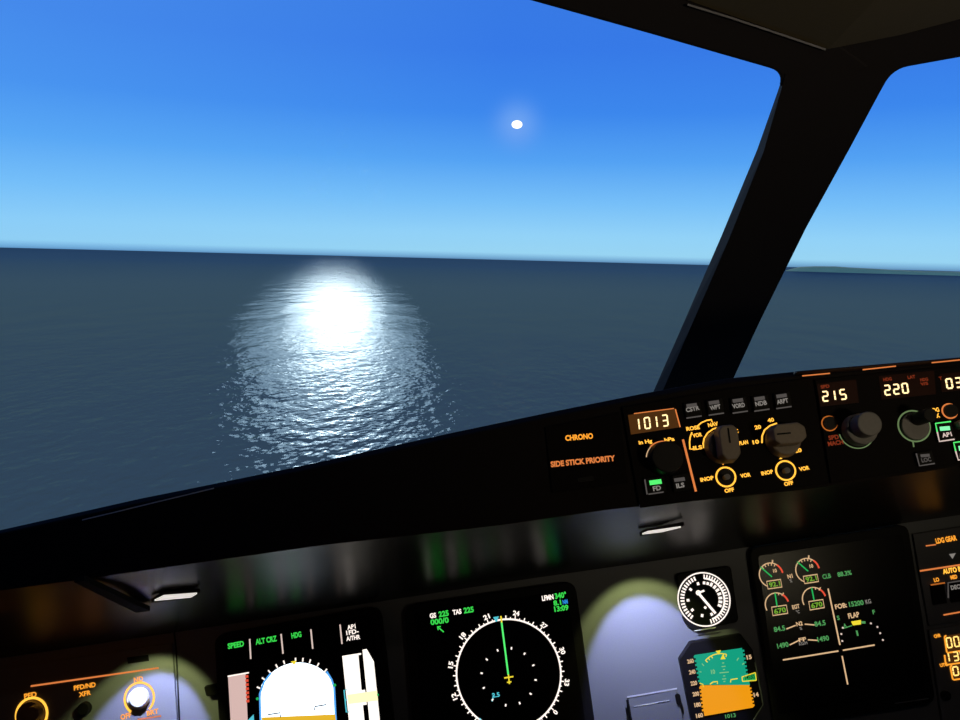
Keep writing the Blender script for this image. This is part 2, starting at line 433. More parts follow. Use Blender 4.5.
# highlight along the head liner edge, painted as a pale bead
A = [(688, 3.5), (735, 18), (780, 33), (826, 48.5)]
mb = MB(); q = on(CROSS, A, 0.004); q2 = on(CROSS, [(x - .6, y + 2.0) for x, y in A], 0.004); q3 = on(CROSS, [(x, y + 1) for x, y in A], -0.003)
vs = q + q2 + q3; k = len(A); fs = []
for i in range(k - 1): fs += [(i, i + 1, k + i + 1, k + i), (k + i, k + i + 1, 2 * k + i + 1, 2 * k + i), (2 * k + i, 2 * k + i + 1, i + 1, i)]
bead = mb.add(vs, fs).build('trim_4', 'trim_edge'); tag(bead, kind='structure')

# panes
def pane(nm, pl, pts):
    m_, nt_, out_ = node_mat('window_glass_' + nm)
    a = nt_.nodes.new('ShaderNodeBsdfTransparent'); a.inputs[0].default_value = (0.985, 0.99, 0.995, 1)
    g = nt_.nodes.new('ShaderNodeBsdfGlossy'); g.inputs['Roughness'].default_value = 0.02
    x = nt_.nodes.new('ShaderNodeMixShader'); x.inputs[0].default_value = 0.012
    nt_.links.new(a.outputs[0], x.inputs[1]); nt_.links.new(g.outputs[0], x.inputs[2]); nt_.links.new(x.outputs[0], out_.inputs[0])
    o = loft(on(pl, pts, -0.034), on(pl, pts, -0.040)).build(nm, m_); tag(o, kind='structure'); return o
pane('window_1', CROSS, [(640, 470), (795, 60), (530, -20), (-200, -220), (-200, 580), (300, 540)])
pane('window_2', CROSS, [(680, 490), (870, 50), (1180, 0), (1690, -80), (1690, 380), (1180, 430)])

# overhead liner: from the head back over the crew
yz = lambda x, y, t: EYE + ray(x, y) * t
edge = [CROSS.hit(x, y, 0.001) for x, y in [(-280, -300), (40, -230), (300, -150), (560, -50), (690, 1), (828, 49), (900, 35), (960, 19), (1060, -21), (1190, -61), (1690, -146)]]
edge = [edge[0] + Vector((-1.0, -0.25, 0.05))] + edge + [edge[-1] + Vector((1.0, -0.3, 0.05))]
back = [Vector((p.x, -0.9, max(1.62, p.z + 0.20))) for p in edge]
mid = [p.lerp(b, 0.35) + Vector((0, 0, 0.05)) for p, b in zip(edge, back)]
vs = edge + mid + back; k = len(edge); up = [v + Vector((0, 0.0, 0.06)) for v in vs]
fs = []
for r_ in range(2):
    for i in range(k - 1):
        a = r_ * k + i; fs += [(a, a + 1, a + k + 1, a + k), (3 * k + a, 3 * k + a + k, 3 * k + a + k + 1, 3 * k + a + 1)]
for i in range(k - 1): fs += [(i, 3 * k + i, 3 * k + i + 1, i + 1)]
ceil = MB().add(vs + up, fs).build('ceiling', 'liner', smooth=False); tag(ceil, kind='structure')

# shell behind and beside the crew
def box(name, lo, hi, mat='wall'):
    (a, b, c), (d, e, f) = lo, hi
    v = [(x, y, z) for z in (c, f) for (x, y) in ((a, b), (d, b), (d, e), (a, e))]
    o = MB().add(v, prism_faces(4)).build(name, mat); tag(o, kind='structure'); return o
box('floor', (-1.6, -1.0, -0.05), (1.9, 1.6, 0.0))
box('wall_back', (-1.6, -1.05, 0.0), (1.9, -0.94, 2.6))
box('wall_left', (-1.66, -1.05, 0.0), (-1.6, 1.1, 2.6))
box('wall_right', (1.9, -1.05, 0.0), (1.96, 1.3, 2.6))

# ------------------------------------------------------------------ main instrument panel
def rounded(q, r):
    n = len(q); o = []
    for i in range(n): o += fillet(q[i], q[i - 1], q[(i + 1) % n], r, 5)
    return o
JOIN = [(-480, 732), (-160, 682), (-60, 666), (0, 655), (75, 644), (150, 633), (250, 618), (350, 603), (500, 580), (640, 560), (750, 544), (850, 528), (960, 512), (1060, 497), (1480, 434)]
u = Unit(MAIN, 480, 660, 'instrument_panel', 'wide grey main instrument panel under the black glareshield', 'instrument panel')
u.part('panel_plate', u.poly(MB(), [(x, y + 2.5) for x, y in JOIN] + [(1540, 760), (1400, 960), (-300, 1150), (-440, 860)], -0.012, 0.0), 'panel')
IP = u

# plate seams, clips and small fittings of the panel
u.part('panel_seam', u.line(MB(), [(174, 630), (176.3, 652), (180, 735)], 1.4, 0.0006), 'ink', label='dark joint between knob panel and display')
o = u.part('clip', u.poly(MB(), rounded([(203.5, 686.5), (216, 684), (217.5, 695), (206, 697)], 2.5), 0.0004, 0.008), 'knob_black', label='black release clip beside the display'); bevel(o, .001)

# --- knob panel, far left
k = Unit(MAIN, 90, 690, 'display_brightness_panel', 'grey panel with round brightness knobs and orange legends at the far left', 'control panel')
bevel(k.part('plate', k.poly(MB(), [(-70, 680), (172, 643), (178, 735), (-50, 770)], 0.0005, 0.004), 'panel'), .0008)
W = 0.0046
k.part('recessed_label', k.poly(MB(), k.quad(127, 657.5, 149, 661, -.13, .12), 0.003, 0.0043), 'bezel', label='dark blank label above the orange line')
mb = MB(); k.line(mb, [(30.7, 686.2), (158.5, 668)], 1.5, W); k.line(mb, [(137.5, 719.6), (161, 716)], 1.4, W); k.part('divider_line', mb, 'orange_line')
mb = MB(); k.text(mb, 'PFD', (24.3, 698.9), (36.7, 696.4), 4.6, W); k.text(mb, 'PFD/ND', (74, 690.4), (95.7, 686.6), 4.3, W); k.text(mb, 'XFR', (79, 697), (91, 694.6), 4.3, W)
k.text(mb, 'ND', (134, 682.5), (143.2, 680.8), 4.6, W); k.text(mb, 'OFF', (120.8, 719.8), (131.5, 717.2), 4.6, W); k.text(mb, 'BRT', (147, 715.8), (158.8, 713), 4.4, W)
k.part('lettering', mb, 'amber')
kn = k.part('knob', k.cyl(MB(), 31.5, 714.5, 0.004, 13.5, 0.004, 0.010, 12.5), 'knob_brown', label='brown knob inside a full amber ring')
k.part('knob_cap', k.cyl(MB(), 32.5, 714, 0.016, 8.0, 0.010, 0.019, 7.2), 'knob_brown', kn)
k.part('ring', k.arc(MB(), 31.5, 714.5, 15.4, 0, 360, 2.3, W + .0002), 'amber_hot', kn)
o = k.part('push_button', k.cyl(MB(), 82.7, 709.3, 0.012, 6.3, 0.004, 0.012, 5.8), 'knob_black', label='black push button between the knobs'); bevel(o, .0008)
kn = k.part('knob', k.cyl(MB(), 139, 698.3, 0.004, 10.5, 0.004, 0.010, 9.5), 'knob_white', label='pale knob inside an open ring')
bevel(k.part('knob_cap', k.cyl(MB(), 138.2, 697.8, 0.016, 9.3, 0.010, 0.017, 8.8), 'knob_white', kn), .0012)
k.part('ring', k.arc(MB(), 139.2, 698.2, 14.6, -142, 142, 2.0, W + .0002), 'amber_hot', kn)

# --- display units
def display(cx, cy, outer, inner, name, label, r=9):
    d = Unit(MAIN, cx, cy, name, label, 'display')
    bevel(d.part('bezel', d.poly(MB(), rounded(outer, r), 0.0005, 0.010), 'bezel'), .0012)
    d.part('screen', d.poly(MB(), rounded(inner, 4), 0.0095, 0.0104), 'glass')
    return d
W = 0.0110
pf = display(300, 680, [(214, 635), (380, 606), (396, 740), (221, 764)], [(223, 640), (372, 614), (387, 740), (229, 760)],
             'primary_flight_display', 'flight display with a white half disc and tapes, left of the compass screen', 12)
mb = MB(); pf.text(mb, 'SPEED', (228, 648.9), (244.2, 645.9), 4.9, W, .03); pf.text(mb, 'ALT CRZ', (255.8, 644.6), (277, 640.8), 5.0, W, .03); pf.text(mb, 'HDG', (291.7, 638.4), (301.6, 636.5), 4.9, W, .03)
pf.part('mode_lettering', mb, 'green')
mb = MB(); pf.text(mb, 'AP1', (347.5, 629.7), (355.8, 628.1), 4.1, W, .02); pf.text(mb, '1FD-', (346.5, 635.1), (358.8, 633), 4.1, W, .02); pf.text(mb, 'A/THR', (346.5, 641), (360.4, 638.8), 4.1, W, .02)
pf.part('mode_lettering', mb, 'white', label='white lettering at the upper right')
mb = MB()
for a, b in (((249.6, 639), (250.7, 659)), ((281, 634), (283, 653.8)), ((310.8, 629.4), (312.7, 648.8)), ((340, 624.6), (342, 644))): pf.line(mb, [a, b], 1.4, W)
pf.part('divider_line', mb, 'white_soft')
def disc(cx, cy, r, x0, x1, yb0, yb1):
    pts = []
    for i in range(61):
        a = math.pi * (1 - i / 60); x, y = cx + r * math.cos(a), cy - r * math.sin(a) * 1.02 
        if x0 <= x <= x1: pts.append((x, y - 0.13 * (x - cx) * .35))
    return pts
arcp = disc(297, 704.5, 41, 260.5, 333, 0, 0)
o = pf.part('sky_disc', pf.poly(MB(), [(262, 733)] + [(260.8, 700)] + arcp + [(333.8, 690), (336, 733)], W - .0006, W), 'sky_disc', label='overexposed white half disc')
mb = MB(); pf.line(mb, [(260.6, 721), (259.8, 694), (264, 682), (271, 673)], 1.8, W + .0003); pf.line(mb, [(326.5, 671.6), (331.4, 679.4), (334.0, 687.5), (335.8, 721)], 1.8, W + .0003); pf.part('sky_rim', mb, 'sky_rim', o)
pf.part('ground', pf.poly(MB(), [(261.6, 717.5), (335.2, 714.4), (337, 744), (264, 750)], W, W + .0006), 'ground', label='yellow ground below the white disc')
mb = MB(); pf.line(mb, [(267.7, 714.8), (280, 712.8), (280.5, 717.2)], 1.1, W + .0008); pf.line(mb, [(314.2, 710.4), (314.8, 706.6), (326.5, 704.6)], 1.1, W + .0008); pf.part('wing_mark', mb, 'ink')
mb = MB(); pf.ticks(mb, 297, 704.5, 40.5, 44.2, [-60, -47, -35, -23, -12, 4, 14, 24, 36, 49], 1.4, W); pf.part('bank_scale', mb, 'white')
pf.part('bank_pointer', pf.poly(MB(), [(290.8, 661.6), (296.6, 660.6), (294.3, 665.3)], W - .0004, W + .0003), 'yellow')
mb = MB(); pf.dot(mb, 257.3, 698.8, 1.4, W); pf.dot(mb, 334.6, 685.2, 1.5, W + .0006); pf.part('limit_mark', mb, 'green_deep')
pf.part('speed_tape', pf.poly(MB(), [(228, 676.2), (245.6, 673.3), (248.2, 735), (231.5, 737)], W - .0004, W), 'tape')
mb = MB(); pf.line(mb, [(227.6, 676.4), (248.8, 672.7)], 1.3, W + .0003); pf.part('tape_edge', mb, 'white')
mb = MB()
for i in range(7): pf.line(mb, [(246.6 + i * .16, 675.2 + i * 4.1), (246.8 + i * .16, 677.8 + i * 4.1)], 3.0, W + .0002)
pf.part('red_limit_strip', mb, 'red')
pf.part('speed_pointer', pf.poly(MB(), [(247, 721), (253.5, 714.5), (254.5, 728)], W, W + .0006), 'cyan')
pf.part('altitude_tape', pf.poly(MB(), [(342.2, 656), (361, 653), (370.5, 738), (351, 741)], W - .0004, W), 'tape_white')
pf.part('climb_scale', pf.poly(MB(), [(362.4, 649.8), (366.6, 649), (373.8, 661.5), (381, 732), (371, 736)], W - .0004, W), 'tape_white')
mb = MB(); pf.poly(mb, [(358.4, 655.2), (361.8, 654.6), (366.2, 689.5), (361.6, 690.2)], W, W + .0005); pf.poly(mb, [(363, 705.2), (367.3, 704.6), (369.8, 730), (365.5, 731)], W, W + .0005); pf.part('tape_gap', mb, 'ink')
pf.part('altitude_readout', pf.poly(MB(), [(347.2, 695), (377, 690.6), (378, 700.5), (348.5, 704)], W, W + .0006), 'tape_yellow')
mb = MB(); pf.line(mb, [(347, 689.8), (344, 690.3), (346.4, 712.3), (349.4, 711.8)], 1.1, W + .0002); pf.line(mb, [(345, 700), (347.4, 699.8)], 1.1, W + .0002); pf.part('altitude_bracket', mb, 'cyan')
mb = MB(); pf.dot(mb, 377.8, 694.8, 1.0, W + .0008); pf.part('climb_mark', mb, 'green_deep')

nd = display(500, 665, [(404, 606), (575, 581), (596, 730), (414, 754)], [(414, 613), (567, 590), (586, 728), (424, 748)],
             'navigation_display', 'dark screen with a white compass ring and green track line', 12)
cx, cy, R = 508.6, 673.6, 52.2
mb = MB(); nd.arc(mb, cx, cy, R, 0, 360, 1.7, W, n=120)
nd.ticks(mb, cx, cy, R, R + 3.6, [6 + 10 * i for i in range(36)], 1.1, W); nd.ticks(mb, cx, cy, R, R + 2.0, [1 + 10 * i for i in range(36)], 0.9, W)
nd.part('compass_ring', mb, 'white')
mb = MB()
for t, a in (('21', -13.5), ('24', 16.5), ('27', 46.5), ('30', 76.5), ('33', 106.5), ('0', 136.5), ('3', 166.5), ('6', 196.5), ('9', 226.5), ('12', 256.5), ('15', 286.5), ('18', 316.5)):
    nd.around(mb, t, cx, cy, R + 4.2, a, 6.6 if len(t) == 2 else 3.4, 4.4, W)
nd.part('compass_lettering', mb, 'white')
mb = MB(); nd.ticks(mb, cx, cy + 3, 26, 28.3, [15 + 30 * i for i in range(12)], 1.5, W); nd.part('range_scale', mb, 'white')
nd.part('track_line', nd.line(MB(), [(501.5, 622), (508.3, 675)], 1.7, W + .0003), 'green_hot')
mb = MB(); nd.line(mb, [(504.2, 678), (513.4, 676.6)], 1.3, W + .0005); nd.line(mb, [(508.4, 674.5), (509.4, 684)], 1.3, W + .0005); nd.line(mb, [(507, 682.4), (511.4, 681.8)], 1.2, W + .0005); nd.part('aircraft_mark', mb, 'yellow')
nd.part('lubber_mark', nd.line(MB(), [(500.8, 616), (501.8, 622.5)], 1.6, W + .0005), 'yellow')
nd.part('heading_pointer', nd.poly(MB(), [(493.2, 617.2), (498.8, 616.3), (497.2, 621.5), (495.6, 621.8)], W, W + .0005), 'cyan')
mb = MB(); nd.text(mb, '225', (439, 617), (449, 615.4), 5, W, .03); nd.text(mb, '225', (464, 613.2), (474, 611.7), 5, W, .03); nd.text(mb, '000/0', (430.8, 625), (449, 622.3), 5, W, .025)
nd.text(mb, '340\u00b0', (555.2, 598.8), (566.7, 597), 5, W, .03); nd.text(mb, '8.1', (553.8, 605.6), (561.5, 604.4), 4.6, W, .03); nd.text(mb, '13:09', (554.6, 611.7), (568.8, 609.6), 4.8, W, .03)
nd.part('readout_lettering', mb, 'green')
mb = MB(); nd.text(mb, 'GS', (430, 618.3), (436.3, 617.3), 4.4, W, .03); nd.text(mb, 'TAS', (453, 614.8), (461.7, 613.4), 4.4, W, .03); nd.text(mb, 'LFMN', (542.3, 600.8), (553.8, 599), 4.6, W, .03)
nd.part('readout_lettering', mb, 'white', label='white readout lettering')
nd.part('unit_lettering', nd.text(MB(), 'NM', (563, 604.1), (568, 603.3), 3.8, W, .03), 'blue')
mb = MB(); nd.line(mb, [(443.7, 632), (437.6, 626.8)], 1.2, W); nd.line(mb, [(440.8, 626.6), (437.4, 626.6), (438.2, 630)], 1.1, W); nd.part('wind_arrow', mb, 'green')
mb = MB(); nd.text(mb, '2.5', (492.4, 697.6), (500, 696.4), 4, W, .02); nd.line(mb, [(492, 701.5), (493.4, 695)], 1, W); nd.dot(mb, 479.8, 719.6, 1.4, W); nd.part('range_lettering', mb, 'cyan')

# --- engine display
ew = display(845, 630, [(749, 548), (908, 524), (936, 703), (776, 728)], [(758, 556), (902, 534), (926, 692), (778, 714)],
             'engine_display', 'black engine display with small dials and a tan cross, right of the standby horizon', 10)
def gauge(cx, cy, r, a0, a1, red, needle, box_, txt, low):
    mb = MB(); ew.arc(mb, cx, cy, r, a0, red, 1.0, W)
    if low: ew.ticks(mb, cx, cy, 9.8, 11.8, [20], 0.8, W); ew.ticks(mb, cx, cy, 10.5, 14, [40], 1.0, W)
    else: ew.ticks(mb, cx, cy, 9.2, 11.5, [-40, -22, -4, 14, 32], 0.8, W); ew.ticks(mb, cx, cy, 11.5, 15, [18], 1.3, W)
    dl = ew.part('dial', mb, 'tan')
    ew.part('red_arc', ew.arc(MB(), cx, cy, r, red, a1, 1.6, W), 'red', dl)
    ew.part('needle', ew.line(MB(), needle, 1.2, W + .0003), 'green_deep', dl)
    k_ = ew.m(*box_[0], W); q = [ew.uv(x, y, W + .0003) for x, y in box_]
    ew.part('value_box', ew.stroke(MB(), q, .5 * k_, W + .0003, closed=True), 'tan', dl)
    (x0, y0), (x1, y1) = box_[3], box_[2]
    ew.part('value_lettering', ew.text(MB(), txt, (x0 + 1.6, y0 - 1.6), (x1 - 1.4, y1 - 1.6), 4.6, W + .0004, .02), 'green_olive', dl)
    if not low: ew.part('value_lettering', ew.text(MB(), '10', (cx + 2.3, cy - 2.4), (cx + 5.9, cy - 3), 3.4, W, .02), 'tan', dl)
gauge(771.2, 575, 11.8, -150, 88, 42, [(760.6, 567), (772, 576.8)], [(766.7, 581.4), (780.6, 579.4), (782, 587), (768.1, 589)], '92.1', False)
gauge(807.6, 570.4, 11.8, -150, 88, 42, [(797.4, 561.8), (808.2, 571.2)], [(803.3, 576.4), (817.2, 574.3), (818.6, 581.5), (804.7, 583.6)], '92.1', False)
gauge(777.2, 605, 11.8, -108, 82, 38, [(775, 592.6), (777.2, 606.8)], [(771.6, 607.2), (786.4, 605.1), (787.8, 613.3), (773, 615.6)], '670', True)
gauge(814.3, 599.5, 11.8, -108, 82, 38, [(811.6, 587.5), (814.3, 601)], [(808.8, 601.6), (823, 599.5), (824.4, 607.6), (810.2, 610)], '670', True)
mb = MB()
for p in ([(828.2, 588.6), (840, 645)], [(783, 660), (838.5, 651)], [(843, 650.3), (874.7, 645)], [(842.2, 656), (847.8, 684.5)]): ew.line(mb, p, 1.35, W)
for p in ([(786.5, 629), (795.7, 625.4)], [(804.8, 624.1), (814.5, 625)], [(789.7, 645), (799, 640.4)], [(808, 639.8), (817.5, 640.4)]): ew.line(mb, p, 1.1, W)
ew.part('divider_line', mb, 'tan')
mb = MB()
for t, a, b, h in (('N1', (788, 578.6), (793, 577.6), 3.8), ('EGT', (792.7, 609.3), (800, 607.8), 3.8), ('N2', (796.8, 626.2), (803, 625), 3.8), ('FF', (799.2, 642), (806.5, 640.6), 3.6), ('FOB:', (835.6, 609.2), (847.2, 607), 4.4), ('FLAP', (848.8, 618.6), (859.8, 616.6), 4.8)):
    ew.text(mb, t, a, b, h, W, .02)
ew.part('title_lettering', mb, 'tan')
mb = MB()
for t, a, b, h in (('CLB', (823, 579), (831.3, 577.6), 4.3), ('88.3%', (838, 576.8), (852, 574.5), 4.3), ('15200', (849.5, 606.8), (864, 604.6), 4.6), ('84.5', (774.4, 632), (785.6, 630), 4.6), ('84.5', (815, 626.6), (826, 624.8), 4.6), ('1490', (777.8, 648.6), (789, 646.4), 4.6), ('1490', (818, 642), (829.4, 640), 4.6),
                   ('S', (837.4, 620), (840, 619.6), 4), ('F', (873, 614.2), (875.4, 613.8), 4), ('1', (857, 635.8), (858.7, 635.5), 5), ('A', (843.6, 627.6), (847, 627), 3.6)):
    ew.text(mb, t, a, b, h, W, .015)
ew.line(mb, [(843.5, 628.4), (852, 625.6)], .8, W); ew.line(mb, [(861.4, 622.4), (865.5, 622.4)], 2.2, W)
ew.part('readout_lettering', mb, 'green_dull')
mb = MB(); ew.text(mb, 'KG', (866, 604), (871.4, 603), 4, W, .01); ew.text(mb, 'KG/H', (799.4, 645.6), (807.6, 644), 3, W, .005); ew.text(mb, '%', (790, 582.6), (792.4, 582.2), 3.2, W, .005); ew.text(mb, '%', (800, 630), (802.4, 629.6), 3, W, .005); ew.text(mb, '\u00b0C', (796.4, 613.6), (800, 613), 3, W, .005)
ew.part('unit_lettering', mb, 'grey_legend')
mb = MB()
for x, y in ((842.9, 627.8), (841.4, 634), (842.4, 641), (871, 623.4), (877.5, 627), (880.3, 633.2), (883, 640)): ew.dot(mb, x, y, 0.95, W)
ew.part('flap_scale', mb, 'white_soft')
ew.part('bezel_edge', ew.line(MB(), [(895, 703.5), (929, 698.5)], 1.0, W + .0003), 'panel', label='faint light edge at the lower right')
ew.part('flap_mark', ew.poly(MB(), [(851.4, 621.6), (861, 620), (861, 624.4), (853.2, 625.4)], W - .0004, W + .0004), 'yellow')

# --- standby horizon
si = Unit(MAIN, 722, 680, 'standby_horizon_display', 'small eight-sided display with a teal and orange horizon below the round dial', 'display')
bevel(si.part('bezel', si.poly(MB(), [(679.4, 659), (690.6, 642), (741, 634), (753, 650), (763.5, 705), (753, 722), (706, 731), (692, 722)], 0.0005, 0.010), 'bezel'), .0012)
si.part('bright_edge', si.line(MB(), [(755, 662), (763.2, 704.6), (752.6, 721.5)], 1.1, 0.0106), 'panel', label='light edge at the lower right')
def teeth(l0, l1, n, d):
    o = []
    for i in range(n):
        for f, s_ in ((0.0, 0), (0.5, 0), (0.5, 1), (1.0, 1)):
            t = (i + f) / n; o.append((l0[0] + (l1[0] - l0[0]) * t + d * s_, l0[1] + (l1[1] - l0[1]) * t - d * s_ * .15))
    return o
W = 0.0110
si.part('sky', si.poly(MB(), [(695, 655), (742, 648)] + teeth((742, 648), (747, 679), 8, 1.8) + [(750, 685), (700.6, 684.8)] + teeth((700.4, 684), (695.4, 656), 7, -1.6), W - .0006, W), 'isis_sky')
si.part('ground', si.poly(MB(), [(700.8, 685.4), (749.8, 685)] + teeth((749.4, 686), (753, 706), 6, 1.6) + [(752.8, 707.6), (704.6, 716)] + teeth((704, 713), (701, 687), 7, -1.6), W - .0006, W), 'isis_ground')
mb = MB()
for t, a, b in (('260', (687.6, 663.6), (694, 662.6)), ('240', (689.4, 674.4), (695.8, 673.4)), ('220', (691, 685.6), (697.4, 684.6)), ('200', (693, 696.4), (699.4, 695.4)), ('180', (694.8, 707.2), (701.2, 706.2)), ('160', (696.4, 718), (703.4, 716.8)), ('15', (747, 659.4), (752, 658.6)), ('14', (754, 697), (759, 696.2))): si.text(mb, t, a, b, 3.8, W, .03)
si.part('tape_lettering', mb, 'tan')
mb = MB(); B = [(742, 677), (755.4, 672.6), (756.4, 680.4), (742.6, 681.4)]
for i in range(4): si.line(mb, [B[i], B[(i + 1) % 4]], .9, W + .0008)
si.line(mb, [(710, 684.4), (713, 682), (717.6, 681.6), (717.4, 684)], 1, W + .0005); si.line(mb, [(730.6, 682.4), (731, 679.6), (737.6, 678.6)], 1, W + .0005)
si.poly(mb, [(715.6, 651), (721, 650.2), (719, 654.6)], W, W + .0005); si.poly(mb, [(723, 654.2), (725.6, 659), (720.6, 659.4)], W, W + .0005)
si.arc(mb, 722, 676, 21.5, -38, 24, 0.9, W + .0004); si.ticks(mb, 722, 676, 19, 21.5, [-38, -28, -18, 16, 24], .9, W + .0004)
si.line(mb, [(699.6, 683.2), (703, 684.4), (703.4, 687)], .9, W + .0004)
si.part('horizon_scale', mb, 'yellow')
mb = MB()
for x, y, l in ((723.2, 663, 1), (723.6, 666.5, 2), (724, 669.5, 1), (724.2, 672.5, 4.6), (724.2, 676, 1), (724.2, 679, 2), (724.4, 681.5, 1)): si.line(mb, [(x - l, y + l * .1), (x + l, y - l * .1)], .9, W + .0004)
si.text(mb, '10', (711.4, 674), (715.4, 673.4), 4, W + .0004, .02)
for a, b in (((702, 663.6), (704, 666)), ((699.6, 671.8), (701.4, 672)), ((737, 660.6), (738.6, 657.8)), ((742.4, 664.6), (744.4, 663))): si.line(mb, [a, b], .9, W + .0004)
si.part('pitch_ladder', mb, 'pale_green')
si.part('altitude_box', si.poly(MB(), [(743.6, 677.4), (755, 673.6), (755.8, 679.8), (744, 680.8)], W, W + .0006), 'green_deep')
si.part('altitude_lettering', si.text(MB(), '14550', (745.4, 680), (755, 678.4), 4, W + .001, .01), 'ink')
si.part('pressure_lettering', si.text(MB(), '1013', (725.6, 718.4), (736, 716.8), 3.6, W, .01), 'green_dull')

# --- round standby dial
sd = Unit(MAIN, 704, 599, 'standby_dial', 'round black dial with white ticks and a white needle', 'gauge')
bevel(sd.part('housing', sd.poly(MB(), rounded([(676, 574), (731, 565.5), (739, 622), (694.5, 630.5), (684, 623)], 5), 0.0005, 0.006), 'bezel'), .001)
sd.part('bright_edge', sd.line(MB(), [(694.5, 630.8), (716, 627.6)], 1.0, 0.0066), 'pale_line', label='bright lower edge of the housing')
cx, cy = 704, 599.3; W = 0.0068
sd.part('dial_face', sd.cyl(MB(), cx, cy, W, 26.5, 0.005, 0.0062, n=64), 'ink')
mb = MB(); sd.arc(mb, cx, cy, 25.9, 0, 360, 1.3, W, n=90); sd.ticks(mb, cx, cy, 19.6, 23.6, [-14 - 8 * i for i in range(16)], 1.7, W)
sd.ticks(mb, cx, cy, 20.0, 24.2, [12 + 7.0 * i for i in range(24)], 1.3, W); sd.arc(mb, cx, cy, 20.4, 12, 168, 1.7, W)
for a in (12, 25, 38, 52, 66, 80, 94, 107, 120, 163, 198, 238, 275, 315, 350): 
    sd.ticks(mb, cx, cy, 14.6, 18.4 if 25 < a < 125 else 17.4, [a], 2.5, W)
sd.dot(mb, 705.3, 607.6, 1.4, W); sd.part('dial_scale', mb, 'white')
mb = MB(); sd.line(mb, [(699, 593.8), (715.6, 613.4)], 2.5, W + .0022); sd.line(mb, [(697.6, 593.2), (704.4, 590.6)], 1.9, W + .0022); sd.arc(mb, 698.4, 592.8, 1.9, 0, 360, 1.3, W + .0024)
sd.part('needle', mb, 'white')

# --- grey cover box with latch, bottom centre
cb = Unit(MAIN, 655, 705, 'cover_box', 'small grey cover box left of the standby horizon', 'box')
bevel(cb.part('lid', cb.poly(MB(), [(627, 697.6), (677, 689), (690, 752), (637, 764)], 0.0005, 0.005), 'panel'), .0012)
mb = MB(); cb.line(mb, [(627.3, 697.2), (677, 688.6)], 1.4, 0.0056); cb.part('bright_edge', mb, 'pale_line', label='painted highlight on the top edge')  # highlight of the lid's top edge drawn as a pale strip
cb.part('groove', cb.line(MB(), [(634, 706.7), (669.4, 700.4)], .8, 0.0056), 'pale_line')
cb.part('dark_side_strip', cb.line(MB(), [(627.4, 700), (630, 716), (637, 748)], 2.8, 0.0056), 'ink')  # dark strip along the lid's left side
o = cb.part('latch', cb.poly(MB(), rounded([(674.8, 694.4), (680, 693.6), (681.6, 704.6), (677, 705.4)], 2.4), 0.005, 0.0068), 'knob_black', label='black oval latch'); bevel(o, .0008)

# --- landing gear panel
lg_ = Unit(MAIN, 945, 575, 'landing_gear_panel', 'dark panel with orange gear and brake legends at the right edge', 'control panel')
bevel(lg_.part('plate', lg_.poly(MB(), [(913, 534), (1010, 519), (1022, 612), (929, 626)], 0.0005, 0.004), 'panel_dark'), .0008)
W = 0.0046
mb = MB(); lg_.text(mb, 'LDG GEAR', (936.4, 543.6), (957.2, 540), 4.8, W, .03); lg_.text(mb, 'LO', (934.4, 582), (939.6, 581), 3.6, W, .03); lg_.text(mb, 'MED', (951, 579.4), (957.6, 578.2), 3.6, W, .03)
lg_.part('lettering', mb, 'amber')
lg_.part('lettering', lg_.text(MB(), 'AUTO BRK', (943.4, 574), (968, 569.8), 4.6, W, .03), 'amber_hot', label='bright amber brake legend')
mb = MB(); lg_.line(mb, [(920, 571), (962, 564.6)], 1.5, W); lg_.line(mb, [(943.7, 615), (964, 611.4)], 1.3, W); lg_.line(mb, [(926, 545.9), (936, 544.6)], 1.1, W); lg_.part('divider_line', mb, 'orange_line')
lg_.part('arrow_mark', lg_.poly(MB(), [(949.3, 554.2), (955.7, 553.2), (952.6, 558.8)], W - .0004, W), 'grey_legend')
lg_.button(lg_.quad(930.6, 585.2, 947.4, 603), .004, edge=[([(930.8, 585), (945, 582.8)], 'amber_dim')])
lg_.button(lg_.quad(948.4, 583, 966, 600.6), .004, txt=('DECEL', (951.4, 589.8), (965, 587.6), 4), edge=[([(948.4, 598), (948.2, 582.8), (962, 580.6)], 'grey_bar')])

# --- clock
ck = Unit(MAIN, 950, 670, 'digital_clock', 'grey clock panel with amber digits at the lower right edge', 'clock')
bevel(ck.part('plate', ck.poly(MB(), [(929, 630), (1025, 615), (1040, 720), (945, 738)], 0.0005, 0.005), 'panel'), .0008)
W = 0.0056
for n_, q, t, p0, p1, h in ((0, [(944.5, 636), (990, 629), (992, 646), (947, 653)], '0000', (947.4, 648.6), (975.4, 644.4), 10.6),
                            (1, [(944.5, 654.4), (992, 647.4), (993.4, 658), (946, 665)], '1350', (946.4, 662.6), (974.4, 658.6), 9.4),
                            (2, [(950.2, 666), (990, 660), (992, 674), (953, 680)], '02', (953.6, 676.4), (967.6, 674.4), 9.4)):
    wd = ck.part('digit_window', ck.poly(MB(), rounded(q, 2), 0.0048, 0.0053), 'window_lit')
    ck.part('digit', ck.seg(MB(), t, p0, p1, h, W, gap=.3), 'digit_amber', wd)
    qq = rounded(q, 2)
    ck.part('window_rim', ck.line(MB(), qq[12:] + qq[:6] if n_ != 1 else qq[17:] + qq[:3], 1.4, W), 'amber', wd)
mb = MB(); ck.text(mb, 'CHR', (934.4, 638), (941.2, 636.6), 3, W, .04); ck.text(mb, 'UTC', (940.4, 667), (948, 665.6), 3, W, .04); ck.part('lettering', mb, 'amber')
o = ck.part('push_button', ck.cyl(MB(), 947, 696, 0.01, 4.5, 0.005, 0.010), 'knob_black'); bevel(o, .0006)

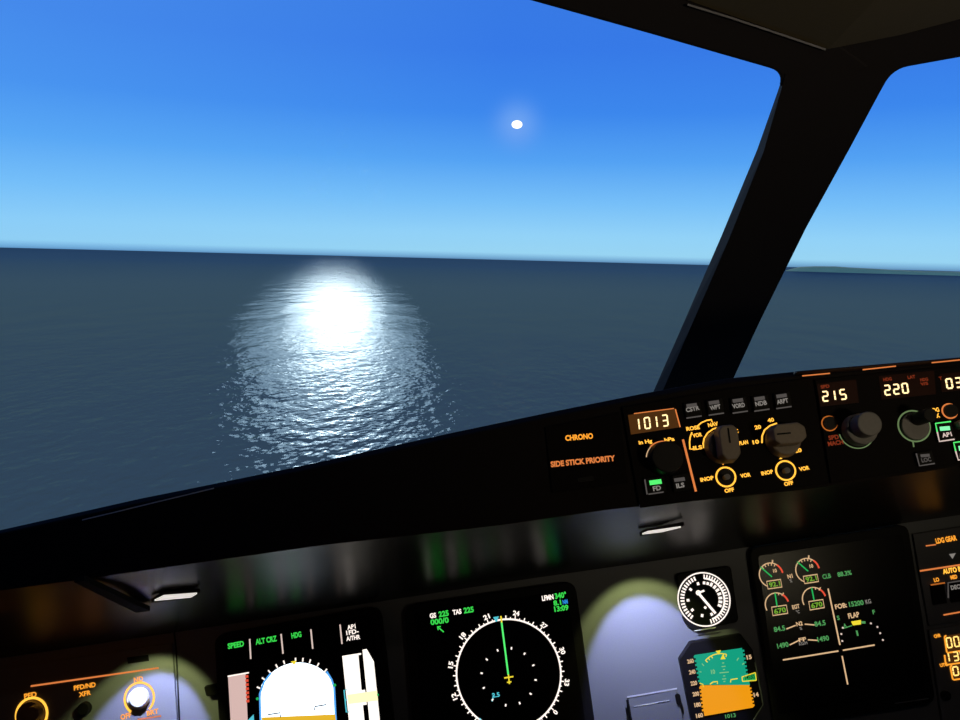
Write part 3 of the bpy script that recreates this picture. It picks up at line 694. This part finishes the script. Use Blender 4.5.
# ------------------------------------------------------------------ glareshield
TOP = [(-480, 628), (-160, 562), (-60, 542.5), (0, 530), (80, 512), (140, 498.5), (200, 486.5), (300, 466), (450, 433), (560, 410), (640, 394), (700, 383), (730, 378), (800, 371), (880, 364.5), (960, 357.5), (1060, 349), (1480, 312)]
LIP = [(-480, 664), (-160, 612), (-60, 600), (0, 591), (75, 581), (200, 563), (320, 546), (500, 526), (620, 508.5), (720, 499), (820, 488.5), (935, 470.5), (1060, 452), (1480, 390)]
def interp(L_, x):
    for (a, b), (c, d) in zip(L_, L_[1:]):
        if a <= x <= c: return b + (d - b) * (x - a) / (c - a)
    return L_[-1][1] if x > L_[-1][0] else L_[0][1]
xs = sorted(set([p[0] for p in TOP] + list(range(-480, 1481, 40))))
gs = bpy.data.objects.new('glareshield', None); C.objects.link(gs); gs.location = FACE.hit(480, 480)
tag(gs, 'long black glareshield running below the windscreen', 'glareshield')
inv = Matrix.Translation(-gs.location)
rows = []; und = []
for x in xs:
    yt, yl = interp(TOP, x), interp(LIP, x); yj = interp(JOIN, x)
    T = FACE.hit(x + .0, yt, -0.006); E = FACE.hit(x, yt + min(5.0, max(2.0, (yl - yt) * .06)), 0.0)
    Lp = FACE.hit(x, yl, 0.0); dn = Vector((0, 0, 0))
    J = MAIN.hit(x, yj + 3.0, 0.004); J2 = J + MAIN.V * .014
    # forward edge: 21 degrees down, stopping at the glass
    dd = Vector((0, math.cos(math.radians(21)), -math.sin(math.radians(21))))
    t = min(0.55, (CROSS.O - T).dot(CROSS.N) / dd.dot(CROSS.N) - 0.03) if abs(dd.dot(CROSS.N)) > 1e-6 else .5
    t = max(0.05, t)
    Fw = T + dd * t; Fb = Fw + Vector((0, 0, -0.05)); Jb = J2 + Vector((0, 0.05, 0.03))
    Lq = Lp + Vector((0, 0.16, 0.0))
    rows.append([Lp, E, T, Fw, Fb, Jb, J2 + Vector((0, .004, 0)), Lq]); und.append((Lp + Vector((0, 0.002, 0.0)), J))
mb = MB(); k = 8; vs = [inv @ p for r_ in rows for p in r_]; fs = []
for i in range(len(rows) - 1):
    for j in range(k): fs.append((i * k + j, i * k + (j + 1) % k, (i + 1) * k + (j + 1) % k, (i + 1) * k + j))
fs += [tuple(range(k))[::-1], tuple((len(rows) - 1) * k + j for j in range(k))]
body = mb.add(vs, fs).build('shield_body', 'shield', gs); bevel(body, .0012, 2)
BOW = 0.013
def section(a, b, t):
    d = (b - a); up_ = Vector((0, -d.z, d.y)).normalized()
    return a + d * t + up_ * (4 * t * (1 - t) * BOW)
mb = MB(); vs = []; fs = []; NS = 9
for a, b in und:
    n_ = Vector((0, 0.002, 0.0015)); line_ = [section(a, b, i / (NS - 1)) for i in range(NS)]
    vs += [inv @ p for p in line_] + [inv @ (p + n_) for p in reversed(line_)]
for i in range(len(und) - 1):
    for j in range(2 * NS): fs.append((i * 2 * NS + j, i * 2 * NS + (j + 1) % (2 * NS), (i + 1) * 2 * NS + (j + 1) % (2 * NS), (i + 1) * 2 * NS + j))
o = mb.add(vs, fs).build('underside_panel', 'under', gs, smooth=True); o['label'] = 'satin underside that mirrors the screens'
md = o.modifiers.new('edge', 'EDGE_SPLIT'); md.split_angle = math.radians(40)
UNDER = dict(zip(xs, und))
def under(x, y, off=0.0):
    """a point on the underside where the photo shows it"""
    lo = interp(LIP, x); hi = interp(JOIN, x); t = (y - lo) / (hi - lo)
    a = FACE.hit(x, lo, 0.0); b = MAIN.hit(x, hi + 3.0, 0.004)
    d = ray(x, y); nn = (b - a).cross(Vector((1, 0, 0))).normalized()
    if nn.dot(d) > 0: nn = -nn
    s_ = (a + nn * (0.002 - 4 * t * (1 - t) * BOW + off) - EYE).dot(nn) / d.dot(nn)
    return EYE + d * s_, nn
def under_prism(pts, h, name, mat, parent, off=0.0):
    fr = []; bk = []
    for x, y in pts:
        p, n_ = under(x, y, off + h); fr.append(p); bk.append(p - n_ * h)
    if parent is not None:
        iv = parent.matrix_world.inverted() if parent.matrix_basis == parent.matrix_world else Matrix.Translation(-parent.location)
        iv = Matrix.Translation(-parent.location)
        fr = [iv @ p for p in fr]; bk = [iv @ p for p in bk]
    return MB().add(fr + bk, prism_faces(len(fr))).build(name, mat, parent)
o = under_prism([(74, 582.5), (84, 581), (150, 611), (136, 613)], 0.005, 'rib', 'shield', gs); o['label'] = 'slanting rib under the left end'
o2 = under_prism([(74, 582.5), (77.4, 582), (128, 608), (124, 608.4)], 0.002, 'rib_edge', 'pale_line', o, 0.005)
o2.parent = gs; o2.name = 'rib_edge'

# FCU and EFIS faces mounted on the glareshield ------------------------------------------
WF = 0.0005
# side stick legend plate
lp = Unit(FACE, 585, 455, 'warning_legend_plate', 'black legend plate with two orange lines left of the 1013 window', 'legend plate')
bevel(lp.part('plate', lp.poly(MB(), [(545, 427), (620, 412), (628, 483), (552, 493)], 0.0003, 0.0018), 'face'), .0005)
W = 0.0022
lp.part('lettering', lp.text(MB(), 'CHRONO', (565.5, 440.7), (593.3, 438.3), 5.2, W, .03), 'amber')
lp.part('lettering', lp.text(MB(), 'SIDE STICK PRIORITY', (551, 467), (615.4, 460.6), 5.3, W, .03), 'orange_line', label='dimmer red orange lettering')
lp.part('push_button', lp.poly(MB(), lp.quad(578, 478, 594, 480, -.14), 0.0018, 0.003), 'knob_black')

# navigation control panel (EFIS)
ef = Unit(FACE, 720, 445, 'navigation_control_panel', 'black panel with the 1013 window and two winged selector knobs', 'control panel')
bevel(ef.part('plate', ef.poly(MB(), [(622, 407), (731, 388), (812, 377.5), (829, 483), (640, 508)], 0.0003, 0.003), 'face'), .0006)
W = 0.0036; w0 = 0.003
wd = ef.part('pressure_window', ef.poly(MB(), [(628, 415), (676, 408.6), (680.6, 427), (631, 434.5)], 0.002, 0.0034), 'window_lit', label='brown lit window')
ef.part('digit', ef.seg(MB(), '1013', (636.0, 430.6), (669.0, 426), 12.2, 0.0042, th=.17, gap=.42), 'digit', wd)
mb = MB(); ef.line(mb, [(675.4, 409.2), (680.2, 427)], 1.2, 0.0042); ef.line(mb, [(634, 413.6), (674, 408.4)], .9, .0042); ef.part('window_rim', mb, 'orange_line', wd)
for t, bx, tx in (('CSTR', (686.3, 404.9, 697, 406.4), ((686.5, 412.2), (699.8, 409.6))), ('WPT', (708.6, 402, 719, 403.2), ((710.4, 410.2), (721, 408.4))), ('VORD', (732.5, 400, 742.4, 401.6), ((733, 408.6), (745.2, 406.6))), ('NDB', (754.2, 398, 765, 399.4), ((755.8, 406.2), (767.2, 404.4))), ('ARPT', (776.2, 395.4, 787, 396.8), ((777.4, 404.2), (788.6, 402.2)))):
    x, y = bx[0], bx[1]
    ef.button(ef.quad(x - 2.5, y - 1.6, x + 16, y + 11, -.15, .17), w0, bar=ef.quad(x, y - .6, x + 10.9, y + 1.4, -.14, .2), txt=(t, *tx, 4.3), edge=[([(x + .2, y + 13.2), (x + 15.4, y + 11)], 'grey_bar')])
kn = ef.part('knob', ef.cyl(MB(), 664, 459, w0, 17.5, w0, 0.020, 15.5), 'knob_black', label='black round pressure knob'); bevel(kn, .001)
ef.part('knob_scale', ef.arc(MB(), 664, 459, 17.5, -75, -8, 1.2, W), 'tan')
ef.part('knob_scale', ef.arc(MB(), 664, 459, 17.6, -38, 22, 2.0, W + .0002), 'orange_line', label='brighter orange arc')
mb = MB(); ef.text(mb, 'in Hg', (639, 444.4), (652.4, 442.4), 3.6, W, .025); ef.text(mb, 'hPa', (664.8, 442), (674.8, 440.4), 3.8, W, .025)
for t, a, b in (('ROSE', (686.6, 430.8), (700, 428.8)), ('NAV', (708.4, 427), (718.4, 425.2)), ('VOR', (693, 437.6), (702.4, 436)), ('ILS', (693.4, 450), (702.6, 448.8)), ('PLAN', (739.6, 445.2), (748.4, 443.6)), ('C', (735.8, 433), (738.6, 432.6)),
                ('10', (753, 444.2), (759.4, 443.2)), ('20', (755, 429.4), (761.4, 428.4)), ('40', (768, 422.4), (774.4, 421.2)), ('320', (792, 453.4), (802, 451.6)), ('2', (779.4, 459), (782.2, 458.6)),
                ('INOP', (700.8, 481.8), (714, 479.4)), ('VOR', (740.8, 477.9), (751, 476.2)), ('OFF', (725, 492.8), (734.4, 491.2)), ('INOP', (761.8, 475.4), (773.4, 473.2)), ('VOR', (799.6, 471.2), (809.8, 469.2)), ('OFF', (784.6, 486), (793.6, 484.4))):
    ef.text(mb, t, a, b, 3.7, W, .03)
ef.part('lettering', mb, 'amber_hot')
ef.part('divider_line', ef.line(MB(), [(683, 439.4), (696, 491.5)], 2.1, W), 'orange_line')
mb = MB()
ef.line(mb, [(697, 426.4), (701.5, 422.6), (706.5, 420.4), (711.4, 419.6), (712.2, 422)], 1.3, W)
ef.line(mb, [(692, 432.2), (690.2, 437), (689.6, 442), (690, 449), (693, 449)], 1.3, W)
ef.line(mb, [(719, 427), (713, 429), (707.6, 433), (704.2, 438.4), (703.2, 443.5), (703.8, 448)], 1.4, W)
ef.line(mb, [(762, 443), (762.2, 436), (764.6, 430), (770, 425.6), (777, 423.2)], 1.5, W)
ef.part('selector_scale', mb, 'amber_hot')
def sel_knob(bx, by, tip, tail, half, label):
    kb = ef.part('selector_knob', ef.cyl(MB(), bx, by, w0, 17.5, w0, 0.013, 15.0), 'knob_brown', label=label); bevel(kb, .001)
    wt = 0.027; a = ef.uv(*tip, wt); b = ef.uv(*tail, wt); d = (b - a).normalized(); nn = Vector((-d.y, d.x)); kx = ef.m(bx, by, wt)
    h_ = half * kx
    q = [a + nn * h_ * .55, a + d * 5 * kx + nn * h_, b - d * 6 * kx + nn * h_, b + nn * h_ * .5, b - nn * h_ * .5, b - d * 6 * kx - nn * h_, a + d * 5 * kx - nn * h_, a - nn * h_ * .55][::-1]
    sg = sum(q[i].x * q[(i + 1) % 8].y - q[(i + 1) % 8].x * q[i].y for i in range(8))
    if sg < 0: q.reverse()
    c = (a + b) / 2
    q0 = [c + (p - c) * 1.12 for p in q]
    wing = ef.part('wing_grip', MB().add([(p.x, p.y, .012) for p in q0] + [(p.x, p.y, wt) for p in q], prism_faces(8)), 'knob_brown', kb); bevel(wing, .0012)
    m0 = a + d * 3 * kx; m1 = a.lerp(b, .52)
    ef.part('index_line', ef.stroke(MB(), [m0, m1], .8 * kx, wt + .0004), 'ink', kb)
    return kb
sel_knob(721, 447, (727.5, 425), (732.5, 459.5), 9.5, 'selector knob with an upright wing')
sel_knob(782, 441, (774, 434.5), (806, 431.5), 10.2, 'selector knob with a level wing')
ef.part('pointer_mark', ef.poly(MB(), [(719.5, 460.6), (725.6, 459.6), (723.4, 465)], w0, W + .0004), 'amber')
for x, y in ((725.9, 476.9), (785.7, 470.5)):
    tg = ef.part('toggle_switch', ef.cyl(MB(), x, y, w0, 8.2, w0, 0.0045), 'knob_black'); ef.part('toggle_lever', ef.cyl(MB(), x + 1, y, 0.012, 2.2, 0.004, 0.014, 2.9), 'knob', tg)
    ef.part('ring', ef.arc(MB(), x, y, 9.6, 0, 360, 1.7, W + .0002), 'amber_hot', tg)
ef.button(ef.quad(644.5, 478.6, 666.6, 492.4), w0, bar=ef.quad(649.2, 480.6, 662, 483.6, -.13, .2), barmat='green_hot', txt=('FD', (653.4, 491), (661.4, 489.6), 4.4), txtmat='grey_legend', edge=[([(644.8, 479.4), (647.2, 494.4)], 'grey_bar'), ([(648.4, 494.2), (663.6, 492)], 'grey_bar')], label='button with a lit green bar')
ef.button(ef.quad(671.4, 475.4, 691.4, 489.4), w0, bar=ef.quad(674, 478.4, 685.2, 480.6, -.13, .2), txt=('ILS', (676.7, 488.2), (684.8, 486.8), 4.4))

# autopilot control panel (FCU)
fc = Unit(FACE, 900, 420, 'autopilot_control_panel', 'black panel with digit windows, round knobs and green lit buttons at the right', 'control panel')
bevel(fc.part('plate', fc.poly(MB(), [(815, 379.5), (880, 372.5), (1058, 357), (1070, 446), (935, 467.5), (831, 483)], 0.0003, 0.003), 'face'), .0006)
for q, t, p0, p1 in (([(817, 384), (856, 379.6), (859, 402.4), (820.6, 406.6)], '215', (823, 402), (847.2, 399.4)), ([(879, 376), (934, 370.6), (936, 394), (882, 399.4)], '220', (885.2, 395.8), (909.4, 393.2)), ([(940, 374), (1000, 368), (1002, 386), (942, 392)], '031', (947, 389.2), (972.2, 386.6))):
    wd = fc.part('digit_window', fc.poly(MB(), q, 0.002, 0.0034), 'window_dim'); fc.part('digit', fc.seg(MB(), t, p0, p1, 11.2, 0.0042, th=.18, gap=.36), 'digit', wd)
mb = MB()
for t, a, b, h in (('SPD', (821, 388.6), (829.8, 387.4), 3.2), ('HDG', (883.6, 381.2), (892, 380.2), 3.2), ('LAT', (908, 379), (915.6, 378), 3.2), ('HDG', (920.6, 381.4), (928.4, 380.4), 3), ('V/S', (920.8, 385.6), (928.4, 384.6), 3), ('T', (939.4, 380), (942.4, 379.6), 3.2), ('SPD', (829, 440), (839.2, 438.6), 4.2), ('MACH', (828.4, 446), (843.6, 443.8), 4.2)): fc.text(mb, t, a, b, h, .0044, .025)
fc.part('lettering', mb, 'red_dim')
mb = MB(); fc.text(mb, 'HDG', (930.2, 413), (939.6, 411.4), 4.2, .0038, .03); fc.text(mb, 'TRK', (932, 418.4), (940.4, 417), 4, .0038, .03); fc.part('lettering', mb, 'amber_hot', label='yellow heading legend')
pb = fc.part('push_button', fc.cyl(MB(), 829.4, 423.4, w0, 6.6, w0, 0.006), 'knob_black'); fc.part('ring', fc.arc(MB(), 829.4, 423.4, 7.4, 0, 360, 1.1, .0038), 'amber_dim', pb)
pb = fc.part('push_button', fc.cyl(MB(), 949.8, 411, w0, 6.6, w0, 0.006), 'knob_black', label='push button in a bright amber ring'); fc.part('ring', fc.arc(MB(), 949.8, 411, 7.4, 0, 360, 1.4, .0038), 'orange_line', pb)
kn = fc.part('rotary_knob', fc.cyl(MB(), 857, 430.5, w0, 16.4, w0, 0.014, 15.6), 'knob', label='grey two-step knob below 215'); bevel(kn, .001)
bevel(fc.part('knob_cap', fc.cyl(MB(), 870, 423.4, 0.029, 12.8, 0.013, 0.029, 12.4), 'knob', kn), .0012)
fc.part('ring', fc.arc(MB(), 856.5, 431, 17.6, 100, 268, 1.0, .0038), 'ringgreen', kn)
kn = fc.part('rotary_knob', fc.cyl(MB(), 914.6, 426.4, w0, 14.4, w0, 0.0055, 13.8), 'knob', label='flat grey knob in a green ring below 220'); bevel(kn, .0006)
bevel(fc.part('knob_cap', fc.cyl(MB(), 930.5, 414.5, 0.028, 7.2, 0.005, 0.028, 7.0), 'knob_black', kn), .0008)
mb = MB(); fc.arc(mb, 914.2, 426, 15.8, 80, 400, 1.5, .0042); fc.line(mb, [(913, 441.5), (914, 447)], 1.2, .0042); fc.part('ring', mb, 'ringgreen', kn)
fc.button([(934.6, 424), (952, 421.8), (955.4, 439.6), (939, 442)], w0, bar=fc.quad(939.8, 426.8, 950.4, 430, -.08, .2), barmat='green_pale', txt=('AP1', (942.6, 437.4), (952.2, 435.8), 4.2), txtmat='white_soft',
          edge=[([(951, 421.4), (935.6, 423.4), (937.4, 432)], 'green_hot'), ([(937.4, 432), (939.6, 441.4), (954.6, 439.2)], 'white_soft')], label='button framed in bright green')
fc.button([(953.2, 443), (972, 440.6), (975.4, 458), (958, 461)], w0, bar=fc.quad(958.6, 446, 969, 450, -.08, .2), barmat='green_pale', txt=('A/THR', (960, 457.4), (973, 455.4), 4), txtmat='white_soft',
          edge=[([(968, 440.6), (953.8, 442.6), (955.8, 451)], 'green_hot'), ([(955.8, 451), (958.4, 460), (974, 457.6)], 'white_soft')], label='lower button framed in bright green')
fc.button([(916, 452.6), (932, 450.4), (935.6, 463.6), (919.6, 466)], w0, bar=fc.quad(920.6, 454.4, 930, 456.6, -.08, .2), txt=('LOC', (922, 462.4), (931.6, 461), 4), txtmat='grey_bar', edge=[([(916.4, 453.4), (919.6, 465.8), (935, 463.4)], 'grey_bar')])
kn = fc.part('push_knob', fc.cyl(MB(), 962, 424, 0.01, 4.5, w0, 0.012), 'knob'); bevel(kn, .0006)

for a, b in (((802.5, 375.8), (830, 373.2)), ((863, 369.6), (896, 366)), ((932, 362.6), (966, 359.2))):
    fc.part('light_strip', fc.line(MB(), [a, b], 1.05, 0.0098, 0.0008), 'orange_line', label='thin orange light strip above the windows')
# rounded hood bead over the digit windows
mb = MB(); pts = [(795, 373.6), (840, 369.8), (880, 366.4), (960, 359.6), (1055, 351.4)]; vs = []; n_ = 10
for x, y in pts:
    c = FACE.hit(x, y, 0.004)
    for i in range(n_):
        a = 2 * math.pi * i / n_; vs.append(inv @ (c + FACE.V * math.cos(a) * .0019 + FACE.N * math.sin(a) * .0045))
fs = [tuple(range(n_))[::-1], tuple(range(n_ * 4, n_ * 5))]
for i in range(4):
    for j in range(n_): fs.append((i * n_ + j, i * n_ + (j + 1) % n_, (i + 1) * n_ + (j + 1) % n_, (i + 1) * n_ + j))
M['bead'] = plain('satin_brown_bead', (0.03, 0.015, 0.01), 0.6, 0.1, grain=.1)
mb.add(vs, fs).build('hood_bead', 'bead', gs, smooth=True)
# highlight on the left of the top edge, painted as a pale strip
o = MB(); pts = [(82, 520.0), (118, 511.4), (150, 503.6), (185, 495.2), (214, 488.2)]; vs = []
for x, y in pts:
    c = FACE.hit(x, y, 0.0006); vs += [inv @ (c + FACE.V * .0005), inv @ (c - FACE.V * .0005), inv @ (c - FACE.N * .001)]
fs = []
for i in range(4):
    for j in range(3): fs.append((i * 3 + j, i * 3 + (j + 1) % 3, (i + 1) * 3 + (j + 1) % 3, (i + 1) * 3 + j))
o.add(vs, fs).build('painted_glint', 'pale_line', gs)['label'] = 'painted highlight along the top edge'

# ------------------------------------------------------------------ lamps under the glareshield
def aim(o, d): o.rotation_euler = (-Vector(d)).to_track_quat('Z', 'Y').to_euler()
def spot(name, loc, target, energy, ang, blend, col, size=0.004):
    d = bpy.data.lights.new(name, 'SPOT'); d.energy = energy; d.spot_size = math.radians(ang); d.spot_blend = blend; d.color = col; d.shadow_soft_size = size
    o = bpy.data.objects.new(name, d); C.objects.link(o); o.location = loc; aim(o, target - loc); return o
def flood(pts, label, lx, ly, tgt, e):
    c, nn = under(*[sum(p[i] for p in pts) / len(pts) for i in (0, 1)])
    r_ = bpy.data.objects.new('flood_lamp', None); C.objects.link(r_); r_.location = c; tag(r_, label, 'lamp', 'flood lamps under the glareshield')
    cx_ = sum(p[0] for p in pts) / len(pts); cy_ = sum(p[1] for p in pts) / len(pts)
    h = under_prism([(cx_ + (x - cx_) * 1.15, cy_ + (y - cy_) * 1.5) for x, y in pts], 0.004, 'housing', 'shield', r_, 0.0)
    under_prism(pts, 0.0015, 'lens', 'lens', r_, 0.004)
    p = MAIN.hit(lx, ly, 0.10)
    t = MAIN.hit(*tgt, 0.0)
    spot('flood_light', p, t, e, 55, 0.25, (0.40, 0.44, 1.0))
    spot('flood_rim_light', p, t, e * 0.25, 74, 0.25, (0.75, 0.85, 0.30))
    return r_
flood([(154.5, 601), (164, 596.4), (197, 594), (191, 597.6)], 'small white flood lamp strip above the brightness panel', 142, 640, (150, 752), 2.7)
flood([(642.5, 534.6), (648, 532.4), (681, 527.6), (662, 532.2)], 'small flood lamp strip above the round dial', 640, 554, (652, 674), 3.1)
# dim warm lamp overhead, unseen, and an added spot that brightens the liner
d = bpy.data.lights.new('dome_light', 'AREA'); d.energy = 1.35; d.color = (1.0, .80, .66); d.size = .12
o = bpy.data.objects.new('dome_light', d); C.objects.link(o); o.location = (0.0, 0.12, 1.56); aim(o, (0, .55, -.6))
spot('liner_fill', Vector((0.25, -0.35, 1.1)), CROSS.hit(850, 0, 0.05), 12.0, 70, 1.0, (1.0, .85, .55), .05)
# an amber lamp just out of the picture at the left, under the shield
p, nn = under(-30, 632, 0.02)
d = bpy.data.lights.new('amber_side_light', 'POINT'); d.energy = 0.035; d.color = (1, .32, .06); d.shadow_soft_size = .01
o = bpy.data.objects.new('amber_side_light', d); C.objects.link(o); o.location = p

sc = bpy.context.scene
sc.view_settings.view_transform = 'Standard'; sc.view_settings.look = 'None'; sc.view_settings.exposure = 0; sc.view_settings.gamma = 1
sc.view_settings.use_curve_mapping = False
sc.cycles.use_denoising = True
